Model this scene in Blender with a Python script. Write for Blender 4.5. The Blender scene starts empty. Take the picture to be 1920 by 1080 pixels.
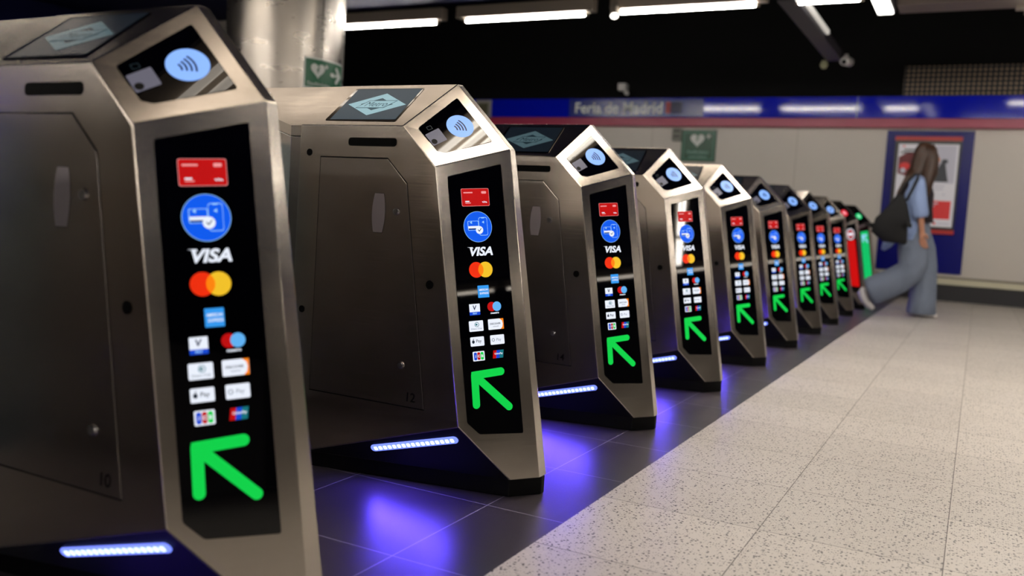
import bpy, bmesh, math, random
from mathutils import Vector, Matrix
random.seed(7)
S = bpy.context.scene
COL = S.collection
PI = math.pi

# ------------------------------------------------------------------ camera
CAM_LOC = Vector((1.47390, -1.10109, 0.80619))
YAW, PITCH, ROLL, FPX = 0.480341, -0.081601, 0.060323, 1665.29
fw = Vector((-math.sin(YAW)*math.cos(PITCH), math.cos(YAW)*math.cos(PITCH), math.sin(PITCH)))
rt0 = Vector((math.cos(YAW), math.sin(YAW), 0)); up0 = rt0.cross(fw)
rt = rt0*math.cos(ROLL) + up0*math.sin(ROLL); up = -rt0*math.sin(ROLL) + up0*math.cos(ROLL)
cam_data = bpy.data.cameras.new('camera')
cam = bpy.data.objects.new('camera', cam_data); COL.objects.link(cam)
cam.matrix_world = Matrix(((rt.x, up.x, -fw.x, CAM_LOC.x), (rt.y, up.y, -fw.y, CAM_LOC.y), (rt.z, up.z, -fw.z, CAM_LOC.z), (0, 0, 0, 1)))
cam_data.sensor_width = 36.0; cam_data.lens = FPX/1920*36.0
cam_data.clip_start = 0.02; cam_data.clip_end = 100
cam_data.dof.use_dof = True; cam_data.dof.focus_distance = 2.75; cam_data.dof.aperture_fstop = 2.0
S.camera = cam

# ------------------------------------------------------------------ world, exposure, lamp strengths
w = bpy.data.worlds.new('world'); S.world = w; w.use_nodes = True
w.node_tree.nodes['Background'].inputs[0].default_value = (0.75, 0.85, 1, 1)
w.node_tree.nodes['Background'].inputs[1].default_value = 0.02
S.view_settings.view_transform = 'Standard'; S.view_settings.look = 'None'
S.view_settings.exposure = 0.0; S.view_settings.gamma = 1.0; S.view_settings.use_curve_mapping = False
TUBE_POWER = 48.0         # fluorescent tubes of the hall
NEAR_POWER = 17.0         # dimmer tubes, over the gates and in other unseen lines
LED_POWER = 2.1           # blue strips under the gates

# ------------------------------------------------------------------ materials
def lin(c):
    return tuple(((v/255)/12.92 if v/255 <= .04045 else ((v/255+.055)/1.055)**2.4) for v in c)
MATS = {}
def mat(name, rgb, rough=.5, metal=0., emit=None, es=1., spec=.5, coat=0., alpha=1., trans=0.):
    if name in MATS: return MATS[name]
    m = bpy.data.materials.new(name); m.use_nodes = True
    b = m.node_tree.nodes['Principled BSDF']
    b.inputs['Base Color'].default_value = (*lin(rgb), 1)
    b.inputs['Roughness'].default_value = rough; b.inputs['Metallic'].default_value = metal
    b.inputs['Specular IOR Level'].default_value = spec; b.inputs['Coat Weight'].default_value = coat
    b.inputs['Coat Roughness'].default_value = .03; b.inputs['Transmission Weight'].default_value = trans
    if emit:
        b.inputs['Emission Color'].default_value = (*lin(emit), 1); b.inputs['Emission Strength'].default_value = es
    MATS[name] = m; return m
def nd(m, t, **kw):
    n = m.node_tree.nodes.new(t)
    for k, v in kw.items(): setattr(n, k, v)
    return n
def lk(m, a, b): m.node_tree.links.new(a, b)
def bs(m): return m.node_tree.nodes['Principled BSDF']

def steel_mat(name, rgb, r0, r1, scale=(4, 4, 420), bump=.004):
    m = mat(name, rgb, .25, 1.)
    tc = nd(m, 'ShaderNodeTexCoord'); mp = nd(m, 'ShaderNodeMapping'); mp.inputs['Scale'].default_value = scale
    n1 = nd(m, 'ShaderNodeTexNoise'); n1.inputs['Scale'].default_value = 1.5; n1.inputs['Detail'].default_value = 4
    n2 = nd(m, 'ShaderNodeTexNoise'); n2.inputs['Scale'].default_value = 5; n2.inputs['Detail'].default_value = 3
    lk(m, tc.outputs['Object'], mp.inputs[0]); lk(m, mp.outputs[0], n1.inputs['Vector']); lk(m, tc.outputs['Object'], n2.inputs['Vector'])
    ad = nd(m, 'ShaderNodeMath', operation='ADD'); lk(m, n1.outputs['Fac'], ad.inputs[0]); lk(m, n2.outputs['Fac'], ad.inputs[1])
    mr = nd(m, 'ShaderNodeMapRange'); mr.inputs['From Min'].default_value = .7; mr.inputs['From Max'].default_value = 1.3
    mr.inputs['To Min'].default_value = r0; mr.inputs['To Max'].default_value = r1
    lk(m, ad.outputs[0], mr.inputs['Value']); lk(m, mr.outputs[0], bs(m).inputs['Roughness'])
    bp = nd(m, 'ShaderNodeBump'); bp.inputs['Strength'].default_value = bump; bp.inputs['Distance'].default_value = .002
    lk(m, n1.outputs['Fac'], bp.inputs['Height']); lk(m, bp.outputs[0], bs(m).inputs['Normal'])
    return m
STEEL = steel_mat('brushed_steel', (190, 182, 173), .16, .24)
STEEL_DOOR = steel_mat('satin_steel', (176, 169, 163), .17, .25)
COLSTEEL = steel_mat('column_steel', (172, 166, 158), .24, .36, (2, 2, 9), .03)
BLACK = mat('black_plastic', (5, 5, 6), .45, spec=.2)
SEAM = mat('dark_gap', (9, 8, 8), .8, spec=.1)
HOLE = mat('dark_opening', (3, 3, 3), .7, spec=.08)
GLASSBLK = mat('black_glass', (2, 2, 5), .02, spec=.5)
CHROME = mat('chrome', (210, 210, 212), .12, 1.)
PLATE = mat('lock_plate', (150, 142, 146), .4, .6)
def em(name, rgb, s=1.): return mat('glow_'+name, tuple(v*.35 for v in rgb), .25, 0, rgb, s, spec=.25)
E_WHITE = em('white', (232, 238, 250)); E_RED = em('red', (186, 10, 12)); E_BLUE = em('blue', (8, 88, 235))
E_SKY = em('sky', (50, 150, 235)); E_PALE = em('pale', (150, 205, 250)); E_ORED = em('mc_red', (235, 45, 10)); E_OR = em('orange', (250, 130, 10))
E_YEL = em('yellow', (238, 190, 40)); E_LBLUE = em('light_blue', (95, 175, 240)); E_GREEN = em('green', (12, 205, 72)); E_NAVY = em('navy', (10, 30, 70))
E_COB = em('cobalt', (20, 70, 205)); E_INK = em('ink', (40, 48, 60)); E_GREY = em('grey', (120, 130, 140)); E_DRED = em('dark_red', (165, 8, 10))
E_TEAL = em('teal', (20, 110, 120)); E_PINK = em('pink', (235, 150, 150)); E_FGREEN = em('full_green', (0, 190, 100)); E_FRED = em('full_red', (200, 8, 8))
E_DISC = em('disc', (135, 180, 255), 1.05); E_DISCR = em('disc_red', (240, 40, 60)); E_DISCG = em('disc_green', (40, 225, 130)); E_HALO = em('halo', (12, 18, 120), .6)
E_TOP = em('top_screen', (46, 72, 88), .55); E_TOPL = em('top_logo', (150, 190, 200), .85); E_TOPI = em('top_ink', (50, 90, 105), .6)
E_TOP2 = em('top_screen_dim', (30, 40, 50), .4); E_TOPL2 = em('top_logo_dim', (84, 110, 118), .6); E_TOPI2 = em('top_ink_dim', (34, 52, 60), .5)
E_SCAN = em('scanner_sheen', (120, 118, 135), .6)  # lilac-grey reflection on the window glass, put in as a glow
E_STRIP = mat('led_diffuser', (110, 125, 225), .3, 0, (118, 138, 255), 1.35); E_DIODE = mat('led_diode', (220, 230, 255), .3, 0, (205, 225, 255), 1.9)
TUBE = mat('fluorescent_tube', (255, 255, 255), .4, 0, (255, 248, 238), TUBE_POWER)
TUBE1 = mat('fluorescent_tube_strong', (255, 255, 255), .4, 0, (255, 249, 240), TUBE_POWER*2.1)  # stronger tubes for the far row, raised to light the back wall
TUBE2 = mat('fluorescent_tube_dim', (255, 255, 255), .4, 0, (255, 243, 226), NEAR_POWER)
TUBE3 = mat('fluorescent_tube_faint', (255, 255, 255), .4, 0, (255, 240, 222), NEAR_POWER*.26)  # faintest tubes, for unseen lines over the nearest gates
BACKP = mat('satin_panel', (236, 228, 218), .4)
UNDER = mat('dark_underside', (24, 23, 27), .38, .6)

# ------------------------------------------------------------------ mesh helpers
class MB:
    def __init__(s): s.bm = bmesh.new(); s.mats = []
    def mi(s, m):
        if m not in s.mats: s.mats.append(m)
        return s.mats.index(m)
    def face(s, pts, m):
        vs = [s.bm.verts.new(p) for p in pts]; f = s.bm.faces.new(vs); f.material_index = s.mi(m); return f
    def mesh(s, verts, faces, m, smooth=False):
        vs = [s.bm.verts.new(p) for p in verts]; i = s.mi(m)
        for f in faces:
            try: q = s.bm.faces.new([vs[k] for k in f]); q.material_index = i; q.smooth = smooth
            except ValueError: pass
    def box(s, a, b, m):
        x0, y0, z0 = a; x1, y1, z1 = b
        v = [(x0,y0,z0),(x1,y0,z0),(x1,y1,z0),(x0,y1,z0),(x0,y0,z1),(x1,y0,z1),(x1,y1,z1),(x0,y1,z1)]
        s.mesh(v, [(0,3,2,1),(4,5,6,7),(0,1,5,4),(1,2,6,5),(2,3,7,6),(3,0,4,7)], m)
    def prism(s, F, pts, h0, h1, m):
        n = len(pts); v = [F(u, t, h0) for u, t in pts] + [F(u, t, h1) for u, t in pts]
        f = [tuple(range(n, 2*n)), tuple(range(n-1, -1, -1))] + [(i, (i+1) % n, n+(i+1) % n, n+i) for i in range(n)]
        s.mesh(v, f, m)
    def tube(s, path, r, m, n=10, caps=True):
        rs = r if isinstance(r, (list, tuple)) else [r]*len(path)
        s.loft([(Vector(q), rr, rr) for q, rr in zip(path, rs)], m, n, caps)
    def loft(s, secs, m, n=20, caps=True, side=None, power=2.):
        P = [Vector(q[0]) for q in secs]; V = []
        for i, q in enumerate(secs):
            d = (P[min(i+1, len(P)-1)] - P[max(i-1, 0)]).normalized()
            a = Vector(side) if side else (Vector((0, 1, 0)) if abs(d.y) < .85 else Vector((1, 0, 0)))
            b = d.cross(a).normalized(); a = b.cross(d).normalized()
            for k in range(n):
                t = 2*PI*k/n; c, sn = math.cos(t), math.sin(t)
                c = math.copysign(abs(c)**(2/power), c); sn = math.copysign(abs(sn)**(2/power), sn)
                V.append(P[i] + b*q[1]*c + a*q[2]*sn)
        F = []
        for i in range(len(secs)-1):
            for k in range(n): F.append((i*n+k, i*n+(k+1) % n, (i+1)*n+(k+1) % n, (i+1)*n+k))
        if caps: F += [tuple(range(n-1, -1, -1)), tuple(range((len(secs)-1)*n, len(secs)*n))]
        s.mesh(V, F, m, True)
    def text(s, F, body, c, h, m, width=None, height=None, shear=0., bold=0., align='CENTER'):
        V, Fs = text2d(body, shear, bold)
        xs = [v[0] for v in V]; ys = [v[1] for v in V]
        sx = (width/(max(xs)-min(xs))) if width else None; sy = (height/(max(ys)-min(ys))) if height else None
        sx = sx or sy; sy = sy or sx
        mx, my = (max(xs)+min(xs))/2, (max(ys)+min(ys))/2
        s.mesh([F(c[0]+(x-mx)*sx, c[1]+(y-my)*sy, h) for x, y in V], Fs, m)
    def build(s, name, parent=None, bevel=0., seg=2, recalc=True, weld=False):
        bm = s.bm
        if weld: bmesh.ops.remove_doubles(bm, verts=bm.verts, dist=1e-5)
        if recalc: bmesh.ops.recalc_face_normals(bm, faces=bm.faces)
        if bevel:
            es = [e for e in bm.edges if len(e.link_faces) == 2 and e.calc_face_angle(0) > .15]
            bmesh.ops.bevel(bm, geom=es, offset=bevel, segments=seg, profile=.5, affect='EDGES', clamp_overlap=True)
        me = bpy.data.meshes.new(name); bm.to_mesh(me); bm.free()
        for m in s.mats: me.materials.append(m)
        o = bpy.data.objects.new(name, me); COL.objects.link(o)
        if parent: o.parent = parent
        return o
TXT = {}
def text2d(body, shear, bold):
    k = (body, shear, bold)
    if k not in TXT:
        cu = bpy.data.curves.new('t', 'FONT'); cu.body = body; cu.shear = shear; cu.offset = bold; cu.resolution_u = 4
        o = bpy.data.objects.new('t', cu); COL.objects.link(o)
        dg = bpy.context.evaluated_depsgraph_get(); me = bpy.data.meshes.new_from_object(o.evaluated_get(dg))
        TXT[k] = ([(v.co.x, v.co.y) for v in me.vertices], [tuple(f.vertices) for f in me.polygons])
        bpy.data.objects.remove(o); bpy.data.curves.remove(cu); bpy.data.meshes.remove(me)
    return TXT[k]
def frame(o, ex, ey):
    o, ex, ey = Vector(o), Vector(ex).normalized(), Vector(ey).normalized(); n = ex.cross(ey)
    return lambda u, v, h=0.: o + ex*u + ey*v + n*h
def rrect(cx, cy, w_, h_, r, n=5):
    P = []
    for sx, sy, a in ((1, 1, 0), (-1, 1, 90), (-1, -1, 180), (1, -1, 270)):
        for i in range(n+1):
            t = math.radians(a+90*i/n); P.append((cx+sx*(w_/2-r)+r*math.cos(t), cy+sy*(h_/2-r)+r*math.sin(t)))
    return P
def circ(cx, cy, r, n=40, r2=None): return [(cx+r*math.cos(2*PI*i/n), cy+(r2 or r)*math.sin(2*PI*i/n)) for i in range(n)]
def caps(a, b, wd, n=10):
    t = math.atan2(b[1]-a[1], b[0]-a[0]); r = wd/2
    return [(b[0]+r*math.cos(t-PI/2+PI*i/n), b[1]+r*math.sin(t-PI/2+PI*i/n)) for i in range(n+1)] + \
           [(a[0]+r*math.cos(t+PI/2+PI*i/n), a[1]+r*math.sin(t+PI/2+PI*i/n)) for i in range(n+1)]
def arcband(cx, cy, r, wd, a0, a1, n=16):
    A = [math.radians(a0+(a1-a0)*i/n) for i in range(n+1)]
    return [(cx+(r+wd/2)*math.cos(a), cy+(r+wd/2)*math.sin(a)) for a in A] + [(cx+(r-wd/2)*math.cos(a), cy+(r-wd/2)*math.sin(a)) for a in reversed(A)]
def ring(mb, F, pts, wd, h0, h1, m):
    n = len(pts); cx = sum(q[0] for q in pts)/n; cy = sum(q[1] for q in pts)/n
    for i in range(n):
        a, b = pts[i], pts[(i+1) % n]
        if math.hypot(a[0]-b[0], a[1]-b[1]) < 1e-5: continue
        def inn(q):
            d = math.hypot(q[0]-cx, q[1]-cy); k = 1-wd/d; return (cx+(q[0]-cx)*k, cy+(q[1]-cy)*k)
        mb.prism(F, [a, b, inn(b), inn(a)], h0, h1, m)
def tag(o, label=None, cat=None, group=None, kind=None):
    if label: o['label'] = label
    if cat: o['category'] = cat
    if group: o['group'] = group
    if kind: o['kind'] = kind
    return o
def empty(name, loc, rz=0.):
    o = bpy.data.objects.new(name, None); COL.objects.link(o); o.location = loc; o.rotation_euler = (0, 0, rz); o.empty_display_size = .1
    return o
def copy_tree(o, parent=None):
    c = o.copy(); COL.objects.link(c)
    if parent: c.parent = parent
    for ch in list(o.children): copy_tree(ch, c)
    return c
def struct(name, mb, **kw): return tag(mb.build(name, **kw), kind='structure')
FXZ = lambda y: (lambda u, v, h=0.: Vector((u, y-h, v)))       # a plane facing the camera side (-Y)

# ------------------------------------------------------------------ the setting
XL, XR, YN, YF = -9.5, 20.0, -9.0, 12.3
EDGE = 0.5615; TS = 0.4525
def grid_floor(name, base, mortar, ox, oy, rough, speck):
    m = mat(name, base, rough)
    g = nd(m, 'ShaderNodeNewGeometry'); mp = nd(m, 'ShaderNodeMapping'); mp.inputs['Location'].default_value = (-ox, -oy, 0)
    lk(m, g.outputs['Position'], mp.inputs[0])
    br = nd(m, 'ShaderNodeTexBrick', offset=0., squash=1.)
    br.inputs['Scale'].default_value = 1.; br.inputs['Brick Width'].default_value = TS; br.inputs['Row Height'].default_value = TS
    br.inputs['Mortar Size'].default_value = .0017; br.inputs['Mortar Smooth'].default_value = .3; br.inputs['Bias'].default_value = 0
    c1 = lin(base); br.inputs['Color1'].default_value = (*[v*.93 for v in c1], 1); br.inputs['Color2'].default_value = (*[v*1.05 for v in c1], 1)
    br.inputs['Mortar'].default_value = (*lin(mortar), 1); lk(m, mp.outputs[0], br.inputs['Vector'])
    col = br.outputs['Color']
    nz = nd(m, 'ShaderNodeTexNoise'); nz.inputs['Scale'].default_value = 2.5; nz.inputs['Detail'].default_value = 5; lk(m, g.outputs['Position'], nz.inputs['Vector'])
    if speck:
        for sc, thr, pick, rgb, st in ((92., .30, .42, (42, 38, 36), .95), (175., .32, .55, (110, 100, 92), .8), (70., .33, .74, (214, 206, 194), .6)):
            vo = nd(m, 'ShaderNodeTexVoronoi'); vo.inputs['Scale'].default_value = sc; lk(m, g.outputs['Position'], vo.inputs['Vector'])
            a = nd(m, 'ShaderNodeMath', operation='LESS_THAN'); a.inputs[1].default_value = thr; lk(m, vo.outputs['Distance'], a.inputs[0])
            sp = nd(m, 'ShaderNodeSeparateColor'); lk(m, vo.outputs['Color'], sp.inputs[0])
            b = nd(m, 'ShaderNodeMath', operation='GREATER_THAN'); b.inputs[1].default_value = pick; lk(m, sp.outputs[0], b.inputs[0])
            c = nd(m, 'ShaderNodeMath', operation='MULTIPLY'); lk(m, a.outputs[0], c.inputs[0]); lk(m, b.outputs[0], c.inputs[1])
            d = nd(m, 'ShaderNodeMath', operation='MULTIPLY'); d.inputs[1].default_value = st; lk(m, c.outputs[0], d.inputs[0])
            mx = nd(m, 'ShaderNodeMix', data_type='RGBA'); lk(m, d.outputs[0], mx.inputs['Factor']); lk(m, col, mx.inputs['A']); mx.inputs['B'].default_value = (*lin(rgb), 1)
            col = mx.outputs['Result']
    lk(m, col, bs(m).inputs['Base Color'])
    mr = nd(m, 'ShaderNodeMapRange'); mr.inputs['To Min'].default_value = rough-.06; mr.inputs['To Max'].default_value = rough+.08
    lk(m, nz.outputs['Fac'], mr.inputs['Value']); lk(m, mr.outputs[0], bs(m).inputs['Roughness'])
    if not speck:
        n2 = nd(m, 'ShaderNodeTexNoise'); n2.inputs['Scale'].default_value = 220; n2.inputs['Detail'].default_value = 2; lk(m, g.outputs['Position'], n2.inputs['Vector'])
        bp = nd(m, 'ShaderNodeBump'); bp.inputs['Strength'].default_value = .25; bp.inputs['Distance'].default_value = .001
        lk(m, n2.outputs['Fac'], bp.inputs['Height']); lk(m, bp.outputs[0], bs(m).inputs['Normal'])
    return m
TERR = grid_floor('terrazzo', (204, 197, 188), (96, 88, 80), EDGE, 1.757, .38, True)
DARKT = grid_floor('dark_tile', (60, 54, 57), (150, 146, 150), .331-TS*30, 1.0235-TS*30, .36, False)
f = MB(); f.box((EDGE, YN, -.1), (XR, YF, 0), TERR); struct('floor', f)
f = MB(); f.box((XL, YN, -.1), (EDGE, YF, 0), DARKT); struct('floor_dark_tiles', f)

WALL = mat('wall_panel', (206, 200, 192), .35)
n_ = nd(WALL, 'ShaderNodeTexNoise'); n_.inputs['Scale'].default_value = .8
r_ = nd(WALL, 'ShaderNodeMapRange'); r_.inputs['To Min'].default_value = .28; r_.inputs['To Max'].default_value = .42
lk(WALL, n_.outputs['Fac'], r_.inputs['Value']); lk(WALL, r_.outputs[0], bs(WALL).inputs['Roughness'])
VOID = mat('black_paint', (9, 9, 9), .8, spec=.15); NAVY = mat('navy_paint', (8, 12, 56), .75, spec=.12)
SKIRT = mat('plinth_dark', (26, 25, 30), .45); CREAM = mat('cream_ledge', (214, 210, 184), .4)
BAND = mat('gloss_blue', (8, 24, 186), .07, spec=.35); PINK = mat('band_red', (168, 50, 84), .35); JOINT = mat('panel_joint', (172, 166, 158), .6)
f = MB(); f.box((XL, YF, 0), (XR, YF+.15, 2.5), WALL)
for x in (-7.6, -5.4, -3.2, -1.0, 3.4, 5.6, 7.8, 10.): f.box((x-.004, YF-.001, .3), (x+.004, YF+.001, 2.32), JOINT)
struct('wall_back', f)
f = MB(); f.box((XL, YF+.05, 2.5), (XR, YF+.15, 4.4), VOID); struct('wall_back_upper', f)
f = MB(); f.box((XL, YF-.01, 0), (XR, YF, .225), SKIRT); struct('baseboard_back', f)
f = MB(); f.box((XL, YF-.045, .225), (XR, YF, .30), CREAM); f.box((XL, YF-.02, .30), (XR, YF, .335), mat('ledge_grey_strip', (120, 110, 98), .5)); struct('trim_1', f, bevel=.004)  # cream ledge with a grey-brown strip above it
f = MB(); f.mesh([(XL, YF-.16, 2.44), (XR, YF-.16, 2.44), (XR, YF+.05, 2.44), (XL, YF+.05, 2.44), (XL, YF-.1645, 2.73), (XR, YF-.1645, 2.73), (XR, YF+.05, 2.73), (XL, YF+.05, 2.73)],
       [(0, 3, 2, 1), (4, 5, 6, 7), (0, 1, 5, 4), (1, 2, 6, 5), (2, 3, 7, 6), (3, 0, 4, 7)], BAND)
for x in (-7.2, -.2, 6.4): f.box((x-.006, YF-.1655, 2.44), (x+.006, YF-.155, 2.73), mat('band_joint', (120, 130, 190), .3))
struct('trim_2', f)
f = MB(); f.box((XL, YF-.12, 2.315), (XR, YF, 2.44), PINK); struct('trim_3', f)
f = MB(); f.box((XL-.15, YN, 0), (XL, YF, 4.4), WALL); struct('wall_left', f)
f = MB(); f.box((XL, -7.4, .37), (XL+.04, -5.2, 2.3), BAND); struct('trim_reflected_blue', f)  # unseen blue panel added to tint reflections in the nearest gate's side
f = MB(); f.box((XL, YN, 2.44), (XL+.05, YF, 3.17), NAVY); struct('trim_5', f)
f = MB(); f.box((XR, YN, 0), (XR+.15, YF, 4.4), mat('wall_grey', (112, 106, 100), .5)); struct('wall_right', f)
f = MB(); f.box((XL, YN-.15, 0), (XR, YN, 4.4), WALL); struct('wall_front', f)
f = MB(); f.box((XL, YN, 3.17), (XR, 7.78, 3.3), NAVY); f.box((XL, 7.72, 3.17), (XR, 7.78, 4.4), VOID); struct('ceiling', f)
f = MB(); f.box((XL, 7.78, 4.4), (XR, YF+.15, 4.5), VOID); struct('ceiling_void', f)

# ------------------------------------------------------------------ ceiling lights
HOUS = mat('light_housing', (150, 140, 128), .4); HOUSD = mat('beam_dark', (52, 50, 56), .45)
def luminaire(name, label, x0, x1, y0, y1, z, wide=.16, dia=.026, tubes=1, housing=HOUS, group=None, tubeside=0., tm=TUBE):
    """a run along X (y0 == y1) or along Y (x0 == x1)"""
    o = empty(name, ((x0+x1)/2, (y0+y1)/2, z)); tag(o, label, 'ceiling light', group)
    cx, cy = (x0+x1)/2, (y0+y1)/2; alongx = abs(x1-x0) > abs(y1-y0); L = max(abs(x1-x0), abs(y1-y0))
    def P(a, b, c): return (a, b, c) if alongx else (b, a, c)
    f = MB()
    a, b = P(-L/2-.09, -wide/2, .03), P(L/2+.09, wide/2, .165)
    f.box((min(a[0], b[0]), min(a[1], b[1]), a[2]), (max(a[0], b[0]), max(a[1], b[1]), b[2]), housing)
    f.build('housing', o, bevel=.006)
    for i in range(tubes):
        off = tubeside + (i-(tubes-1)/2)*.06
        f = MB(); f.tube([P(-L/2+.02, off, 0), P(L/2-.02, off, 0)], dia/2, tm, 12); t = f.build('tube', o)
        for sgn in (-1, 1):
            f = MB(); f.tube([P(sgn*(L/2-.02), off, 0), P(sgn*(L/2+.015), off, 0)], dia/2+.003, HOUS, 12)
            a, b = P(sgn*(L/2-.005), off-.008, 0), P(sgn*(L/2+.015), off+.008, 0)
            f.box((min(a[0], b[0]), min(a[1], b[1]), 0), (max(a[0], b[0]), max(a[1], b[1]), .035), HOUS); f.build('tube_holder', t)
    return o
GL = 'fluorescent tubes in the ceiling lines'
ROW = [(-5.91, -4.38, 'fluorescent tube light right beside the steel column, leftmost in the row'), (-4.01, -2.48, 'fluorescent tube light second from the steel column'),
       (-2.11, -.66, 'long fluorescent tube light right of the round spotlight'), (-.29, .3, 'short fluorescent tube light at the top edge beside the sloping beam')]
for a, b, lb in ROW: luminaire('ceiling_light', lb, a, b, 7.85, 7.85, 3.0, wide=.12, dia=.027, tm=TUBE1, group=GL)
luminaire('ceiling_light', 'fluorescent tube light at the upper right corner', 1.66, 3.2, 8.68, 8.68, 3.0, wide=.12, dia=.04, group=GL)
# unseen lines over and behind the viewer, some added as fill
OUT = 'tube lights above and behind the viewer'
luminaire('ceiling_light', 'unseen tube light overhead, for the gate tops and reader slopes', .88, .88, -.5, 3.35, 3.0, wide=.26, dia=.036, tubes=3, tm=TUBE2, group=OUT)
for *q, tm_ in ((-2.8, -.9, 2.0, 2.0, TUBE3), (-1.8, -.1, 5.1, 5.1, TUBE2), (.95, 2.5, 4.85, 4.85, TUBE), (1.05, 3.2, 3.72, 3.72, TUBE), (.42, .42, -1.0, .1, TUBE3), (-6.2, -3.6, 1.9, 1.9, TUBE2)):  # set from gate-top reflections, plus lines added to whiten the reader slopes
    luminaire('ceiling_light', 'unseen tube light overhead, for the gate tops and reader slopes', *q, 3.0, wide=.3, dia=.036, tubes=4 if tm_ == TUBE else 2, tm=tm_, group=OUT)
lines = [(7.6, 9.8, 3.48, 3.48, 2), (10., 12.2, 3.48, 3.48, 2)]
lines += [(x, x+1.6, y, y, 2) for y in (-.9, -4.6) for x in (-6.4, -4.2)] + [(x, x+1.6, y, y, 2) for x in (-1.9, 1.6, 4.2) for y in (-4.6,)] + [(2.6, 4.2, -.9, -.9, 2), (5, 6.6, -.9, -.9, 2), (2.6, 4.2, 6., 6., 1), (5, 6.6, 6., 6., 1)]  # rows added out of view to brighten the floor and left side
lines += [(-8.3, -8.3, y, y+1.6, 2) for y in (-7, -4, -1)] + [(x, x+1.6, -7.6, -7.6, 2) for x in (-6, -3, 0, 3)] + [(x, x+1.6, 11.0, 11.0, 1) for x in (3.2, 6.2)]  # perimeter rows added to brighten the walls
lines += [(12.8, 12.8, y, y+3.9, 1) for y in (-5, -.9, 3.2, 7.3)] + [(4.0, 5.6, 8.68, 8.68, 1)]
for x0, x1, y0, y1, tb in lines:
    luminaire('ceiling_light', 'unseen tube light overhead, for the gate tops and reader slopes', x0, x1, y0, y1, 3.0, wide=.08+.06*tb, dia=.034 if x0 < 7 else .026, tubes=tb, tm=TUBE if x0 < 12.5 else TUBE2, group=OUT)
# wide panel luminaire at the top edge
o = tag(empty('light_panel', (.45, 7.35, 3.0)), 'wide bright white ceiling light panel cut by the top edge', 'ceiling light')
f = MB(); f.box((-.085, -1.2, .015), (.085, 1.14, .15), HOUSD); f.build('housing', o, bevel=.005)
f = MB(); f.box((-.07, -1.18, -.005), (.07, 1.11, .015), mat('light_diffuser', (255, 255, 255), .4, 0, (255, 250, 240), 6.)); f.build('diffuser', o)
f = MB()
for i in range(7): f.box((-.072, -.9+i*.32, -.008), (.072, -.894+i*.32, .0), HOUS)
f.build('louvre', o)
# beams
o = tag(empty('ceiling_beam', (-.36, 9.35, 3.0)), 'dark ceiling beam running back to the small wall cameras with a lit edge', 'beam')
f = MB(); f.box((-.10, -1.6, .0), (.08, 1.55, .13), HOUSD); f.build('beam_body', o, bevel=.006)
f = MB(); f.box((.085, -1.6, .05), (.12, .2, .1), mat('edge_light', (255, 255, 255), .4, 0, (255, 248, 235), .4)); f.build('edge_light', o, bevel=.004)
o = tag(empty('ceiling_beam', (1.1, 8.6, 3.0)), 'brown grey ceiling beam running to the right from the bright panel', 'beam')
f = MB(); f.box((-.55, -.22, .06), (5., .15, .2), mat('beam_brown', (112, 100, 92), .45)); f.build('beam_body', o, bevel=.006)
# cameras and lamps under the ceiling
CAMW = mat('camera_white', (205, 203, 200), .4); CAMG = mat('camera_green', (150, 150, 120), .5)
o = tag(empty('security_camera', (-.22, 10.85, 2.97)), 'pale grey security camera at the far end of the dark beam', 'camera')
f = MB(); f.box((-.02, -.02, .02), (.02, .02, .10), CAMW); f.build('bracket', o)
f = MB(); f.loft([((.0, -.16, -.02), .045, .05), ((.0, -.05, 0.01), .06, .06), ((.03, .1, .02), .055, .055)], CAMW, 14); f.build('camera_body', o)
f = MB(); f.tube([(0, -.175, -.025), (0, -.155, -.02)], .03, BLACK, 14); f.build('lens', o)
o = tag(empty('emergency_lamp', (-.49, 10.9, 2.95)), 'small greenish lamp left of the security camera on the dark beam', 'lamp')
f = MB(); f.loft([((0, 0, -.04), .03, .03), ((0, 0, 0.0), .05, .05), ((0, 0, .06), .03, .03)], CAMG, 12); f.build('lamp_body', o)
f = MB(); f.box((0, -.012, .05), (.08, .012, .075), BLACK); f.build('bracket', o)
o = tag(empty('security_camera', (-3.7, 12.22, 2.88)), 'small white security camera on the black wall above the blue band', 'camera')
f = MB(); f.box((-.1, 0, -.01), (0.03, .13, .1), CAMW); f.build('wall_box', o, bevel=.006)
f = MB(); f.loft([((0, .02, -.02), .02, .02), ((.06, -.04, -.05), .035, .035), ((.1, -.1, -.075), .03, .03)], CAMW, 12); f.build('camera_body', o)
o = tag(empty('spotlight', (-2.13, 7.72, 2.97)), 'small round spotlight lit white between two tube lights', 'spotlight')
f = MB(); f.loft([((0, 0.06, .10), .035, .035), ((0.01, .02, .03), .045, .045), ((.03, -.03, -.035), .047, .047)], HOUS, 18); f.build('lamp_can', o)
f = MB(); f.loft([((.031, -.031, -.036), .040, .040), ((.033, -.034, -.041), .037, .037)], mat('spot_lens', (255, 255, 255), .3, 0, (255, 250, 240), 5.), 18); f.build('lens', o)
f = MB(); f.box((-.012, .04, .08), (.012, .08, .18), HOUS); f.build('bracket', o)
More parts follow.
